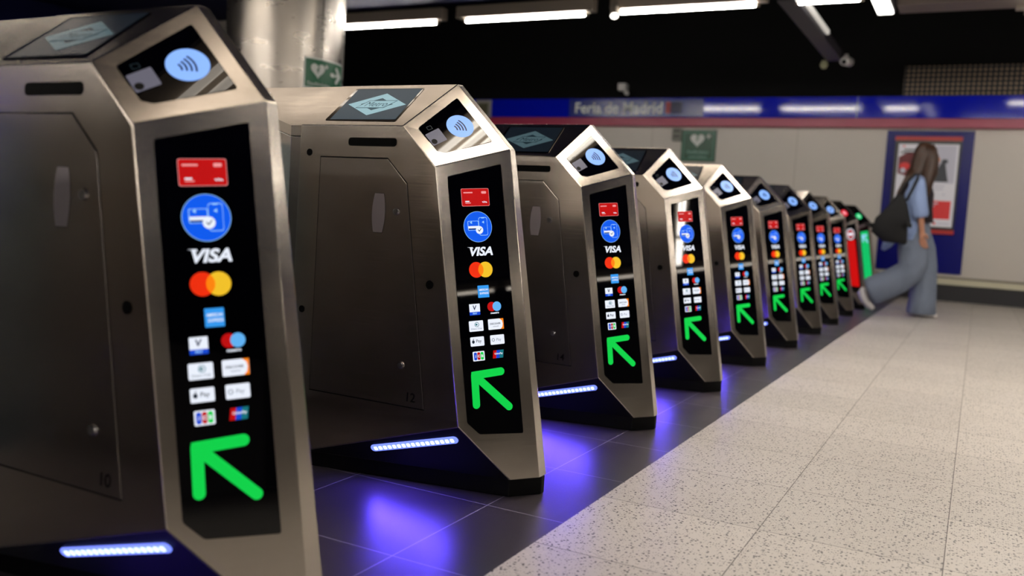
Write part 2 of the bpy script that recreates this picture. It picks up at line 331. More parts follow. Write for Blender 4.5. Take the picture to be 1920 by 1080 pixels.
# perforated grille
GR = mat('perforated_grille', (20, 18, 16), .5, .2)
g = nd(GR, 'ShaderNodeNewGeometry'); sx = nd(GR, 'ShaderNodeSeparateXYZ'); lk(GR, g.outputs['Position'], sx.inputs[0])
def m2(op, a, b):
    n = nd(GR, 'ShaderNodeMath', operation=op)
    for i, v in enumerate((a, b)):
        if v is None: continue
        if isinstance(v, (int, float)): n.inputs[i].default_value = v
        else: lk(GR, v, n.inputs[i])
    return n.outputs[0]
sa = m2('SINE', m2('MULTIPLY', m2('ADD', sx.outputs[0], sx.outputs[2]), PI/.062), None); sb = m2('SINE', m2('MULTIPLY', m2('SUBTRACT', sx.outputs[0], sx.outputs[2]), PI/.062), None)
dots = m2('GREATER_THAN', m2('MULTIPLY', sa, sb), .5)
mx = nd(GR, 'ShaderNodeMix', data_type='RGBA'); lk(GR, dots, mx.inputs['Factor']); mx.inputs['A'].default_value = (*lin((9, 8, 7)), 1); mx.inputs['B'].default_value = (*lin((150, 126, 102)), 1)
lk(GR, mx.outputs['Result'], bs(GR).inputs['Base Color'])
f = MB(); f.box((.35, YF+.01, 2.75), (7., YF+.045, 3.16), GR)
tag(f.build('ventilation_grille'), 'dark perforated metal grille above the blue band at right', 'grille')

# ------------------------------------------------------------------ ticket gate
TN, TL, TF, TLF = (0, 0, 1.0402), (-.3725, 0, 1.0402), (.0536, .1961, 1.1863), (-.3805, .1961, 1.1863)
TILT = .0135                                   # the near side leans out a little towards the floor
lean = lambda z: -TILT*(1.0402-z)
SN, SF, BF = (.1161, lean(.9279), .9279), (.2449, .194, .9954), (.4117, .1808, .0557)
_n = (Vector(SF)-Vector(SN)).cross(Vector(BF)-Vector(SN))
def onplane(y, z): return (SN[0]-(_n.y*(y-SN[1])+_n.z*(z-SN[2]))/_n.x, y, z)
BN, CN = onplane(lean(.2125), .2125), onplane(.1045, .0555)
SW = .031
FA = (-.305, lean(.05), .05); BL = (-.3705, lean(.05), .05)
dy = lambda q: (q[0], q[1]+SW, q[2])
yb = .2271
def at_y(q, y): return (q[0], y, q[2])
def pod(mb, fx):
    g = lambda *ps: mb.face([fx(q) for q in ps], STEEL)
    TF2, SF2, BF2, TLF2, BLF2 = [at_y(q, yb) for q in (TF, SF, BF, TLF, (-.3805, 0, .05))]
    BLf = (-.3805, yb, .05)
    g(TL, TN, TF, TLF); g(TN, SN, SF, TF); g(SN, BN, CN, BF, SF); g(TL, BL, FA, BN, SN, TN); mb.face([fx(q) for q in (FA, CN, BN)], UNDER)
    g(BL, BLf, BF2, BF, CN, FA); g(TF, SF, SF2, TF2); g(SF, BF, BF2, SF2); g(TLF, TF, TF2, TLF2); g(TLF2, TF2, SF2, BF2, BLf); g(TL, TLF, TLF2, BLf, BL)

def nrm(a, b, c):
    a, b, c = Vector(a), Vector(b), Vector(c); return (b-a).cross(c-a).normalized()
# front screen frame (turned in its plane like the picture on it)
nf = nrm(SN, BF, SF); nf = nf if nf.x > 0 else -nf
ea = Vector((0, 0, 1)).cross(nf).normalized(); eb = nf.cross(ea)
def rot2(ea, eb, t): return ea*math.cos(t)+eb*math.sin(t), -ea*math.sin(t)+eb*math.cos(t)
TH = math.radians(4.8)
fx_, fy_ = rot2(ea, eb, TH); FF = frame(SN, fx_, fy_)
def fq(a, b): return (a*math.cos(TH)+b*math.sin(TH), -a*math.sin(TH)+b*math.cos(TH))
def loc2(q): d = Vector(q)-Vector(SN); return (d.dot(fx_), d.dot(fy_))
ns = nrm(TN, SF, TF); ns = ns if ns.z > 0 else -ns
sa_ = Vector((0, 0, 1)).cross(ns).normalized(); sb_ = ns.cross(sa_)
sx_, sy_ = rot2(sa_, sb_, math.radians(30)); FS = frame(TN, sx_, sy_)
def sq(a, b): t = math.radians(30); return (a*math.cos(t)+b*math.sin(t), -a*math.sin(t)+b*math.cos(t))
def sloc(q): d = Vector(q)-Vector(TN); return (d.dot(sx_), d.dot(sy_))
nt = nrm(TN, TF, TLF); nt = nt if nt.z > 0 else -nt
FT = frame(TN, (1, 0, 0), nt.cross(Vector((1, 0, 0)))); ty_ = nt.cross(Vector((1, 0, 0)))
def tloc(q): d = Vector(q)-Vector(TN); return (d.x, d.dot(ty_))
FY = lambda u, v, h=0.: Vector((u, lean(v)-h, v))
# led facet frame
nl = nrm(FA, CN, BN); nl = nl if nl.y < 0 else -nl

def lerp(a, b, t): return a+(b-a)*t
def round_poly(pts, r, n=4):
    out = []
    N = len(pts)
    for i in range(N):
        p0, p1, p2 = Vector((*pts[i-1], 0)), Vector((*pts[i], 0)), Vector((*pts[(i+1) % N], 0))
        a = p1+(p0-p1).normalized()*min(r, (p0-p1).length*.4); b = p1+(p2-p1).normalized()*min(r, (p2-p1).length*.4)
        for k in range(n+1):
            t = k/n; q = a*(1-t)**2+p1*2*t*(1-t)+b*t*t; out.append((q.x, q.y))
    return out
def expand(pts, d):
    n = len(pts); cx = sum(q[0] for q in pts)/n; cy = sum(q[1] for q in pts)/n
    return [(cx+(x-cx)*(1+d/max(.02, math.hypot(x-cx, y-cy))), cy+(y-cy)*(1+d/max(.02, math.hypot(x-cx, y-cy)))) for x, y in pts]

DIM = {}
def gate_common(number):
    root = empty('ticket_gate', (0, 0, 0))
    f = MB(); pod(f, lambda q: q); f.build('housing', root, bevel=.0022, weld=True)
    # middle cabinet, narrowing behind the front part
    f = MB(); x2, x3 = -.62, -.87
    prof = [(-.3725, .004), (-.415, .004), (x2, .075), (x3, .004), (x3, yb-.004), (-.3725, yb-.004)]
    zt = lambda y: 1.0402+min(y, .1961)*.745-.003
    n = len(prof); low = [(x, y, .05) for x, y in prof]
    f.mesh(low+[(x, y, zt(y)-.034) for x, y in prof], [tuple(range(n-1, -1, -1)), tuple(range(n, 2*n))]+[(i, (i+1) % n, n+(i+1) % n, n+i) for i in range(n)], STEEL_DOOR)
    f.build('middle_cabinet', root, bevel=.002)
    f = MB(); pr2 = [(-.3735, .001), (-.412, .001), (x2, .072), (x3, .001), (x3, .1961), (-.3735, .1961)]
    pr3 = [(x3, .1961), (-.3735, .1961), (-.3735, yb-.002), (x3, yb-.002)]
    for pr in (pr2, pr3):
        n = len(pr); f.mesh([(x, y, zt(y)-.030) for x, y in pr]+[(x, y, zt(y)+.001) for x, y in pr], [tuple(range(n-1, -1, -1)), tuple(range(n, 2*n))]+[(i, (i+1) % n, n+(i+1) % n, n+i) for i in range(n)], STEEL)
    f.build('middle_lid', root)
    f = MB(); f.box((-.355, yb-.002, .84), (.0, yb+.008, 1.13), BACKP); f.build('back_panel', root, bevel=.002)
    f = MB(); pod(f, lambda q: (-1.2425-q[0], q[1], q[2])); f.build('rear_housing', root, bevel=.0022, weld=True)
    f = MB(); pl = [(-.37, .004), (-.29, .012), (.345, .122), (.407, .206), (.407, yb+.001), (-.37, yb+.001)]
    G0 = frame((0, 0, 0), (1, 0, 0), (0, 1, 0)); f.prism(G0, pl, 0, .0535, BLACK); f.prism(G0, [(-1.2425-x, y) for x, y in pl], 0, .0535, BLACK); f.prism(G0, [(-.88, .02), (-.36, .02), (-.36, .2), (-.88, .2)], 0, .0535, BLACK)
    f.build('plinth', root, bevel=.003)
    # side door
    d = [(-.2903, .9462), (-.0459, .9462), (.0257, .8765), (.1271, .2429), (-.2887, .2429+.0)]
    d = [(-.2903, .9462), (-.0459, .9462), (.0257, .8765), (.1271, .2429), (-.2887, .2429)]
    f = MB(); f.prism(FY, expand(d, -.001), -.001, .0014, STEEL_DOOR); door = f.build('service_door', root, bevel=.0006, seg=1)
    f = MB(); f.prism(FY, expand(d, .0025), -.001, .0004, SEAM); f.build('door_gap', door)
    f = MB(); ov = []
    for i in range(13): t = -1+2*i/12; ov.append((-.0665+.0155+.0075*(1-t*t), .79+t*.056))
    for i in range(13): t = 1-2*i/12; ov.append((-.0665-.0155-.0075*(1-t*t), .79+t*.056))
    f.prism(FY, expand(ov, .0012), .001, .0017, SEAM); f.prism(FY, ov, .001, .0026, PLATE); f.build('oval_plate', door)
    for cx, cz in ((-.0063, .7967), (.0409, .3592)):
        f = MB(); f.prism(FY, circ(cx, cz, .0115, 24), .001, .005, CHROME); f.prism(FY, circ(cx, cz, .0085, 24), .005, .0062, mat('lock_core', (120, 118, 116), .3, 1.)); f.prism(FY, rrect(cx, cz, .002, .01, .0005, 1), .006, .0066, BLACK); f.build('door_lock', door, bevel=.0006, seg=1)
    if number:
        f = MB(); f.text(FY, number, (.082, .272), .0018, SEAM, height=.026, bold=.01); f.build('gate_number', door)
    f = MB(); f.prism(FY, rrect(-.1037, .9927, .172, .0245, .01), -.002, .0008, SEAM); f.prism(FY, rrect(-.1037, .9927, .166, .0185, .008), .0002, .0011, HOLE); f.build('ticket_slot', root)
    for cx, cz, r in ((-.3342, .9588, .0105), (.1216, .598, .0125), (-.3346, .4838, .0105)):
        f = MB(); f.prism(FY, circ(cx, cz, r, 24), -.002, .0012, HOLE); f.build('sensor_hole', root)
    # top display
    LG, IK = (E_TOPL, E_TOPI) if number == '12' else (E_TOPL2, E_TOPI2)
    ts = [tloc(q) for q in ((-.2999, .022, 1.0566), (-.0403, .0177, 1.0534), (-.0502, .1763, 1.1716), (-.3065, .1777, 1.1727))]
    f = MB(); f.prism(FT, round_poly(ts, .006), -.001, .0012, GLASSBLK); top = f.build('top_display', root)
    inn = [(-.2835, .0315), (-.046, .0325), (-.057, .2165), (-.2965, .2175)]
    f = MB(); f.prism(FT, inn, .0008, .0017, E_TOP if number == '12' else E_TOP2); f.build('display_image', top)
    f = MB(); L, T, Rr, B = (-.2735, .1215), (-.168, .187), (-.0595, .1185), (-.163, .0555); c = ((L[0]+Rr[0])/2, (T[1]+B[1])/2)
    f.prism(FT, [L, B, Rr, T], .0017, .0021, LG)
    k = .56; sm = [(lerp(c[0], q[0], k), lerp(c[1], q[1], k)) for q in (L, B, Rr, T)]; f.prism(FT, sm, .0021, .0023, IK)
    cc = (c[0]+.001, c[1]-.001); sh = .012
    f.prism(FT, [(cc[0]-.055-sh, cc[1]-.0225), (cc[0]+.05-sh, cc[1]-.0225), (cc[0]+.053+sh, cc[1]+.0225), (cc[0]-.052+sh, cc[1]+.0225)], .0023, .0025, IK)
    f.prism(FT, [(cc[0]-.051-sh, cc[1]-.0195), (cc[0]+.047-sh, cc[1]-.0195), (cc[0]+.049+sh, cc[1]+.0195), (cc[0]-.049+sh, cc[1]+.0195)], .0025, .0027, LG)
    f.text(FT, 'Metro', cc, .003, IK, width=.080, height=.026, shear=.3, bold=0.); f.build('diamond_logo', top)
    # led strip on the under-slope
    a, b = Vector((-.0555, 0, .1045)), Vector((.2262, 0, .1752))
    def onf(q): q = Vector(q); return q-nl*((q-Vector(FA)).dot(nl))
    a, b = onf((-.053, .012, .1045)), onf((.2245, .0187, .1752)); ex = (b-a).normalized(); ey = nl.cross(ex)
    FLd = frame(a, ex, ey); Ln = (b-a).length
    f = MB(); f.prism(FLd, caps((.006, 0), (Ln-.006, 0), .024), -.002, .004, E_STRIP); led = f.build('led_strip', root, bevel=.001, seg=1)
    f = MB()
    for i in range(17): x = .012+(Ln-.024)*i/16; f.prism(FLd, rrect(x, 0, .0115, .013, .003, 3), .0035, .0046, E_DIODE)
    f.build('led_diodes', led)
    la = bpy.data.lights.new('led_lamp', 'AREA'); la.shape = 'RECTANGLE'; la.size = Ln*.95; la.size_y = .02; la.energy = LED_POWER; la.color = (.10, .05, 1.)
    lo = bpy.data.objects.new('led_lamp', la); COL.objects.link(lo); lo.parent = root
    zz = -nl; mid = (a+b)/2+nl*.007
    yy = zz.cross(ex)
    lo.matrix_local = Matrix(((ex.x, yy.x, zz.x, mid.x), (ex.y, yy.y, zz.y, mid.y), (ex.z, yy.z, zz.z, mid.z), (0, 0, 0, 1)))
    # glass flap reaching into the lane
    f = MB(); GLS = mat('flap_glass', (200, 225, 240), .02, trans=1.); f.prism(frame((-.62, 0, 0), (0, 1, 0), (0, 0, 1)), round_poly([(.073, .16), (.073, 1.0), (-.26, .98), (-.36, .8), (-.36, .24), (-.3, .16)], .03), -.006, .006, GLS); f.build('glass_flap', root)
    return root

def reader(root, disc, sym, halo):
    q = [sloc(p) for p in ((.0336, .0292, 1.0366), (.0709, .1672, 1.1399), (.1976, .1673, 1.015), (.1085, .0298, .9634))]
    f = MB(); f.prism(FS, expand(round_poly(q, .007), .0018), -.002, .0007, SEAM); f.prism(FS, round_poly(q, .007), 0, .0012, GLASSBLK); rd = f.build('card_reader', root)
    cx, cy = sq(.1673, .0156)
    f = MB(); f.prism(FS, circ(cx, cy, .0405, 48), .001, .0016, disc); f.build('light_disc', rd)
    f = MB()
    for r in (.0175, .0262, .0350, .0438): f.prism(FS, arcband(cx-.0314, cy-.001, r, .0042, -28.5, 28.5), .0016, .002, sym)
    f.build('contactless_symbol', rd)
    s4 = [sq(*p) for p in ((.0615, -.0274), (.1024, .0014), (.1254, -.0382), (.0837, -.0654))]
    f = MB(); f.prism(FS, round_poly(s4, .003), .001, .0015, E_SCAN)
    lx, ly = lerp(s4[3][0], s4[0][0], .26), lerp(s4[3][1], s4[0][1], .26); vx, vy = s4[2][0]-s4[3][0], s4[2][1]-s4[3][1]; L = math.hypot(vx, vy); lx += vx/L*.011; ly += vy/L*.011
    f.prism(FS, circ(lx, ly, .0088, 20), .0015, .0022, BLACK); f.build('scanner_window', rd)
    ix, iy = sq(.076, -.001)
    f = MB(); ring(f, FS, rrect(ix, iy, .016, .013, .002, 2), .0018, .001, .0014, E_TOPI2); f.build('scanner_icon', rd)
    return rd

def screen_glass(root):
    c = [loc2(p) for p in ((.1408, .0262, .9019), (.2323, .1648, .9498), (.3651, .1505, .1873), (.2844, .0401, .1909), (.258, .0123, .2239))]
    f = MB(); rp = round_poly(c, .006); f.prism(FF, expand(rp, .0016), -.002, .0006, SEAM); f.prism(FF, rp, 0, .0012, GLASSBLK)
    return f.build('payment_screen', root), c

def gate_pay(number):
    root = gate_common(number); reader(root, E_DISC, E_NAVY, E_HALO)
    sc, _ = screen_glass(root)
    H = [.0012, .0017, .0021, .0025, .0029]
    def done(f, n): f.build(n, sc)
    # red transport card
    f = MB(); c = fq(.1215, -.0784); f.prism(FF, rrect(*c, .0862, .0505, .004), 0, H[0]+.0003, E_PINK); f.prism(FF, rrect(*c, .0845, .0488, .004), 0, H[1], E_RED)
    f.prism(FF, rrect(c[0]-.022, c[1]+.0135, .028, .0035, .001, 2), 0, H[2], E_PINK); f.prism(FF, rrect(c[0]+.027, c[1]+.0135, .015, .007, .002, 2), 0, H[2], E_PINK)
    f.prism(FF, rrect(c[0]-.026, c[1]-.0115, .013, .003, .001, 2), 0, H[2], E_WHITE); f.prism(FF, rrect(c[0]-.024, c[1]-.016, .017, .0025, .001, 2), 0, H[2], E_PINK)
    for i in range(3): f.prism(FF, caps((c[0]+.021+i*.005, c[1]-.013+(i % 2)*.001), (c[0]+.024+i*.005, c[1]-.0155), .002), 0, H[2], E_WHITE)
    done(f, 'transport_card_icon')
    # contactless badge
    f = MB(); c = fq(.129, -.162); f.prism(FF, circ(*c, .0438, 56), 0, H[0]+.0003, E_PALE); f.prism(FF, circ(*c, .0428, 56), 0, H[1], E_BLUE)
    r1 = rrect(c[0]-.014, c[1]+.0035, .034, .027, .003, 3); ring(f, FF, r1, .0016, 0, H[2], E_PALE); f.prism(FF, rrect(c[0]-.014, c[1]-.001, .033, .0065, .0005, 1), 0, H[2], E_WHITE); f.prism(FF, rrect(c[0]-.014, c[1]-.006, .03, .003, .0005, 1), 0, H[2], E_NAVY)
    r2 = rrect(c[0]+.0165, c[1]+.0005, .0265, .052, .005, 3); f.prism(FF, r2, 0, H[2]+.0001, E_BLUE); ring(f, FF, r2, .0014, 0, H[3], E_PALE); f.prism(FF, rrect(c[0]+.0165, c[1]+.0245, .010, .0022, .001, 2), 0, H[3]+.0002, E_PALE)
    for ox in (-.021, .0165):
        f.prism(FF, [(c[0]+ox-.0035, c[1]+.0125), (c[0]+ox+.003, c[1]+.0085), (c[0]+ox+.003, c[1]+.0165)], 0, H[3]+.0002, E_PALE)
    q = (c[0]+.004, c[1]-.0095); f.prism(FF, circ(*q, .0112, 28), 0, H[3]+.0003, E_WHITE); f.prism(FF, caps((q[0]-.0045, q[1]+.0005), (q[0]-.001, q[1]-.0035), .002, 4), 0, H[4]+.0002, E_NAVY); f.prism(FF, caps((q[0]-.001, q[1]-.0035), (q[0]+.005, q[1]+.004), .002, 4), 0, H[4]+.0002, E_NAVY)
    done(f, 'contactless_badge')
    f = MB(); c = fq(.1395, -.2315); f.text(FF, 'VISA', c, H[1], E_WHITE, width=.071, height=.0255, shear=.25, bold=.035)
    f.prism(FF, [(c[0]-.0425, c[1]+.0128), (c[0]-.026, c[1]+.0128), (c[0]-.0245, c[1]+.008), (c[0]-.030, c[1]+.0105)], 0, H[1], E_WHITE); done(f, 'payment_logo')
    f = MB(); a, b = fq(.1235, -.2847), fq(.1519, -.283); r = .0222; f.prism(FF, circ(*a, r, 44), 0, H[0]+.0003, E_ORED); f.prism(FF, circ(*b, r, 44), 0, H[1], E_YEL)
    hx = (b[0]-a[0])/2; an = math.degrees(math.acos(hx/r)); le = [(a[0]+r*math.cos(math.radians(t)), a[1]+r*math.sin(math.radians(t))) for t in [-an+2*an*i/12 for i in range(13)]] + [(b[0]-r*math.cos(math.radians(t)), b[1]+r*math.sin(math.radians(t))) for t in [an-2*an*i/12 for i in range(13)]]
    f.prism(FF, le, 0, H[2], E_OR); done(f, 'payment_logo')
    f = MB(); c = fq(.1452, -.3455); f.prism(FF, rrect(*c, .0345, .0345, .001), 0, H[1], E_SKY); f.text(FF, 'AMERICAN', (c[0], c[1]+.005), H[2], E_WHITE, width=.029, height=.006, bold=.02); f.text(FF, 'EXPRESS', (c[0]+.002, c[1]-.005), H[2], E_WHITE, width=.027, height=.006, bold=.02); done(f, 'payment_logo')
    f = MB(); c = fq(.118, -.397); f.prism(FF, rrect(*c, .0325, .0315, .001), 0, H[0]+.0003, E_COB); f.prism(FF, rrect(c[0], c[1]+.0045, .0325, .0225, .001), 0, H[1], E_WHITE); f.text(FF, 'V', (c[0], c[1]+.005), H[2], E_NAVY, height=.013, bold=.03, shear=.1); f.text(FF, 'PAY', (c[0], c[1]-.0112), H[2], E_PALE, height=.0055, bold=.03); done(f, 'payment_logo')
    f = MB(); a, b = fq(.1708, -.3882), fq(.187, -.387); f.prism(FF, circ(*a, .0135, 32), 0, H[0]+.0003, E_RED); f.prism(FF, circ(*b, .0135, 32), 0, H[1], E_LBLUE); f.text(FF, 'maestro', fq(.1805, -.4058), H[1], E_WHITE, width=.026, bold=.03); done(f, 'payment_logo')
    def tile(cx, cy, wd, hh):
        f = MB(); c = fq(cx, cy); f.prism(FF, rrect(*c, wd, hh, .0025, 3), 0, H[1], E_WHITE); return f, c
    f, c = tile(.1223, -.4435, .0435, .0298); ring(f, FF, circ(c[0]+.002, c[1]+.004, .0068, 24), .0014, 0, H[2], E_TEAL); f.prism(FF, circ(c[0]+.001, c[1]+.004, .003, 16), 0, H[2], E_TEAL); f.text(FF, 'Diners Club', (c[0], c[1]-.0075), H[2], E_GREY, width=.033, height=.0045, bold=.01); done(f, 'payment_logo')
    f, c = tile(.1838, -.4378, .0485, .030)
    f.prism(FF, [(c[0]+.012, c[1]+.015), (c[0]+.024, c[1]+.015), (c[0]+.024, c[1]-.015), (c[0]+.014, c[1]-.015), (c[0]+.0195, c[1]-.009), (c[0]+.0215, c[1]), (c[0]+.0195, c[1]+.009)], 0, H[2], E_OR); f.text(FF, 'DISCOVER', (c[0]-.002, c[1]+.0015), H[2], E_INK, width=.033, height=.0052, bold=.02); f.text(FF, 'network', (c[0]-.001, c[1]-.006), H[2], E_INK, width=.018, height=.0035); done(f, 'payment_logo')
    f, c = tile(.1256, -.4868, .0422, .026); f.prism(FF, circ(c[0]-.0125, c[1]-.0005, .0042, 18, .0048), 0, H[2], E_INK); f.prism(FF, caps((c[0]-.0125, c[1]+.0055), (c[0]-.0108, c[1]+.0075), .0018, 4), 0, H[2], E_INK); f.text(FF, 'Pay', (c[0]+.0045, c[1]-.0003), H[2], E_INK, height=.0115, bold=.01); done(f, 'payment_logo')
    f, c = tile(.188, -.4818, .0437, .027); ring(f, FF, circ(c[0]-.013, c[1], .0048, 20), .0016, 0, H[2], E_GREY); f.text(FF, 'Pay', (c[0]+.0045, c[1]-.001), H[2], E_GREY, height=.0105); done(f, 'payment_logo')
    f, c = tile(.1299, -.528, .0362, .0268)
    for i, (mm, ch) in enumerate(((E_COB, 'J'), (E_RED, 'C'), (E_GREEN, 'B'))):
        x = c[0]+(i-1)*.0103; f.prism(FF, rrect(x, c[1], .0092, .0215, .003, 3), 0, H[2], mm); f.text(FF, ch, (x, c[1]), H[3], E_WHITE, height=.0075, bold=.03)
    done(f, 'payment_logo')
    f = MB(); c = fq(.190, -.523)
    for i, mm in enumerate((E_RED, E_COB, E_TEAL)):
        x = c[0]+(i-1)*.0105; f.prism(FF, [(x-.007, c[1]-.0112), (x+.0045, c[1]-.0112), (x+.0078, c[1]+.0112), (x-.0037, c[1]+.0112)], 0, H[0]+.0003+i*.0002, mm)
    f.text(FF, 'UnionPay', (c[0]+.002, c[1]+.001), H[2], E_WHITE, width=.026, height=.007, shear=.2, bold=.02); done(f, 'payment_logo')
    f = MB(); e, r1, d1, g1 = [fq(*q) for q in ((.117, -.5818), (.1984, -.572), (.122, -.6644), (.2238, -.6726))]
    f.prism(FF, caps(e, r1, .0222), 0, H[1], E_GREEN); f.prism(FF, caps(e, d1, .0222), 0, H[1]+.0001, E_GREEN); f.prism(FF, caps(e, g1, .0222), 0, H[1]+.0002, E_GREEN)
    f.prism(FF, [(e[0]-.0111, e[1]), (e[0], e[1]+.0111), (e[0]-.009, e[1]+.0105)], 0, H[1], E_GREEN)
    t = MB(); t.bm = f.bm; t.mats = f.mats; done(t, 'direction_arrow')
    return root
def gate_full(fill, disc, arrow):
    root = gate_common(None); reader(root, disc, E_WHITE, E_HALO); sc, c = screen_glass(root)
    c = [loc2(p) for p in ((.1408, .0262, .9019), (.2323, .1648, .9498), (.3651, .1505, .1873), (.2844, .0401, .1909), (.258, .0123, .2239))]
    L0, L1 = c[0], c[4]; R0, R1 = c[1], c[2]
    def P(u, v): # u across, v down
        a = (lerp(L0[0], L1[0], v), lerp(L0[1], L1[1], v)); b = (lerp(R0[0], R1[0], v*.97), lerp(R0[1], R1[1], v*.97)); return (lerp(a[0], b[0], u), lerp(a[1], b[1], u))
    f = MB(); f.prism(FF, [P(.1, .07), P(.86, .09), P(.86, .95), P(.1, .95)] if arrow else [P(.08, .24), P(.84, .24), P(.86, .95), P(.1, .95)], 0, .0017, fill); f.build('screen_fill', sc)
    if arrow:
        e = P(.2, .11); e = (e[0]+.01, e[1]-.02); f = MB()
        for q in ((e[0]+.075, e[1]), (e[0], e[1]-.075), (e[0]+.085, e[1]-.085)): f.prism(FF, caps(e, q, .02), 0, .0021, E_PALE)
        f.build('direction_arrow', sc)
    else:
        q = P(.46, .145); f = MB(); f.prism(FF, circ(*q, .062, 44), 0, .0018, E_WHITE); f.prism(FF, circ(*q, .052, 44), 0, .0021, E_DRED); f.prism(FF, rrect(*q, .078, .03, .006), 0, .0024, E_WHITE); f.build('no_entry_sign', sc)
    return root

YS = [0., 1., 2.0238, 3.0304, 4.0677, 5.1086, 6.1672, 7.1501, 8.2042, 9.254, 10.5832]
LAB = ['nearest steel ticket gate at the left edge, cut by the frame, with large green arrow',
       'steel ticket gate marked 12 on its door, second nearest, sharpest in view',
       'steel ticket gate marked 14 on its door, third nearest',
       'steel ticket gate fourth nearest, white ceiling light mirrored over its payment screen',
       'steel ticket gate fifth nearest, its head below the green sign on the far wall',
       'steel ticket gate sixth nearest, just behind the fifth gate with the white reader frame',
       'steel ticket gate seventh nearest in the row, with payment screen and green arrow',
       'small far steel ticket gate, eighth nearest in the row',
       'small far steel ticket gate directly before the red gate',
       'far steel ticket gate with a red no-entry screen and red reader light',
       'last steel ticket gate in the row with an all-green screen, beside the woman']
NUM = ['10', '12', '14', '16']
def dress(o, i):
    o.location = (0, YS[i], 0); tag(o, LAB[i], 'ticket gate', 'stainless steel ticket gates in the row')
plain = None
for i in range(11):
    if i < 4: o = gate_pay(NUM[i])
    elif i < 9:
        if plain is None: plain = gate_pay(None); o = plain
        else: o = copy_tree(plain)
    elif i == 9: o = gate_full(E_FRED, E_DISCR, False)
    else: o = gate_full(E_FGREEN, E_DISCG, True)
    dress(o, i)
o = gate_pay('8'); o.location = (0, -1.0, 0); tag(o, 'steel ticket gate beside the viewer, just outside the left edge', 'ticket gate', 'stainless steel ticket gates in the row')

# ------------------------------------------------------------------ steel column and its sign
CX, CY, CR = -4.28, 5.2, .52
o = tag(empty('steel_column', (CX, CY, 0)), 'large round brushed steel column behind the nearest gates', 'column')
f = MB(); N = 64
zs = [0, .5, 1.0, 1.56, 1.565, 2.1, 2.66, 2.665, 3.17]
V = [(CR*math.cos(2*PI*k/N), CR*math.sin(2*PI*k/N), z) for z in zs for k in range(N)]
f.mesh(V, [(i*N+k, i*N+(k+1) % N, (i+1)*N+(k+1) % N, (i+1)*N+k) for i in range(len(zs)-1) for k in range(N)], COLSTEEL, True); f.build('cladding', o)
f = MB()
for z in (1.56, 2.66):
    f.tube([(0, 0, z-.003), (0, 0, z+.003)], CR+.0015, mat('column_seam', (90, 88, 86), .4, .8), 64, caps=False)
for a in (-.2, 1.9, 4.0): x, y = (CR+.001)*math.cos(a), (CR+.001)*math.sin(a); f.tube([(x, y, 0), (x, y, 3.16)], .004, mat('column_seam', (90, 88, 86), .4, .8), 6)
f.build('seam_rings', o)
f = MB(); f.tube([(0, 0, 0), (0, 0, .12)], CR+.012, BLACK, 64); f.build('column_base', o)
GSIGN = mat('sign_green', (0, 104, 66), .35); WSIGN = mat('sign_white', (225, 232, 228), .4)
def heart(cx, cy, s, n=36):
    P = []
    for i in range(n):
        t = 2*PI*i/n; P.append((cx+s*16*math.sin(t)**3/17, cy+s*(13*math.cos(t)-5*math.cos(2*t)-2*math.cos(3*t)-math.cos(4*t))/17))
    return P[::-1]
def bolt(cx, cy, s): return [(cx+s*a, cy+s*b) for a, b in ((.1, .55), (-.32, -.12), (-.02, -.06), (-.22, -.62), (.3, .1), (.0, .06), (.3, .5))]
dcam = math.atan2(CAM_LOC.y-CY, CAM_LOC.x-CX)
def FC(u, v, h=0.): a = dcam+u/CR; return Vector(((CR+h)*math.cos(a), (CR+h)*math.sin(a), v))
o = tag(empty('defibrillator_sign', (CX, CY, 0)), 'green and white heart sign with arrow wrapped round the steel column', 'sign')
def curved(f, u0, u1, v0, v1, h, m, n=12):
    for i in range(n):
        a, b = lerp(u0, u1, i/n), lerp(u0, u1, (i+1)/n); f.prism(FC, [(a, v0), (b, v0), (b, v1), (a, v1)], .001, h, m)
u0, u1, v0, v1 = .155, .66, 1.80, 2.07
f = MB(); curved(f, u0, u1, v0, v1, .004, WSIGN); f.build('sign_border', o)
f = MB(); curved(f, u0+.015, u1-.015, v0+.015, v1-.015, .006, GSIGN); f.build('sign_face', o)
f = MB(); f.prism(FC, heart(.29, 1.965, .075), .006, .009, WSIGN); f.prism(FC, bolt(.29, 1.965, .055), .009, .011, GSIGN); f.build('heart_symbol', o); f = MB()
for a, b in (((.365, 2.005), (.395, 2.005)), ((.38, 1.99), (.38, 2.02))): f.prism(FC, caps(a, b, .01, 3), .006, .009, WSIGN)
f.build('plus_symbol', o)
f = MB(); f.text(FC, 'Desfibrilador', (.31, 1.845), .008, WSIGN, width=.24, height=.03); f.build('sign_text', o)
f = MB(); f.prism(FC, caps((.45, 1.95), (.56, 1.95), .035, 3), .006, .009, WSIGN); f.prism(FC, caps((.585, 1.95), (.52, 2.01), .032, 3), .006, .0092, WSIGN); f.prism(FC, caps((.585, 1.95), (.52, 1.89), .032, 3), .006, .0094, WSIGN); f.build('arrow', o)

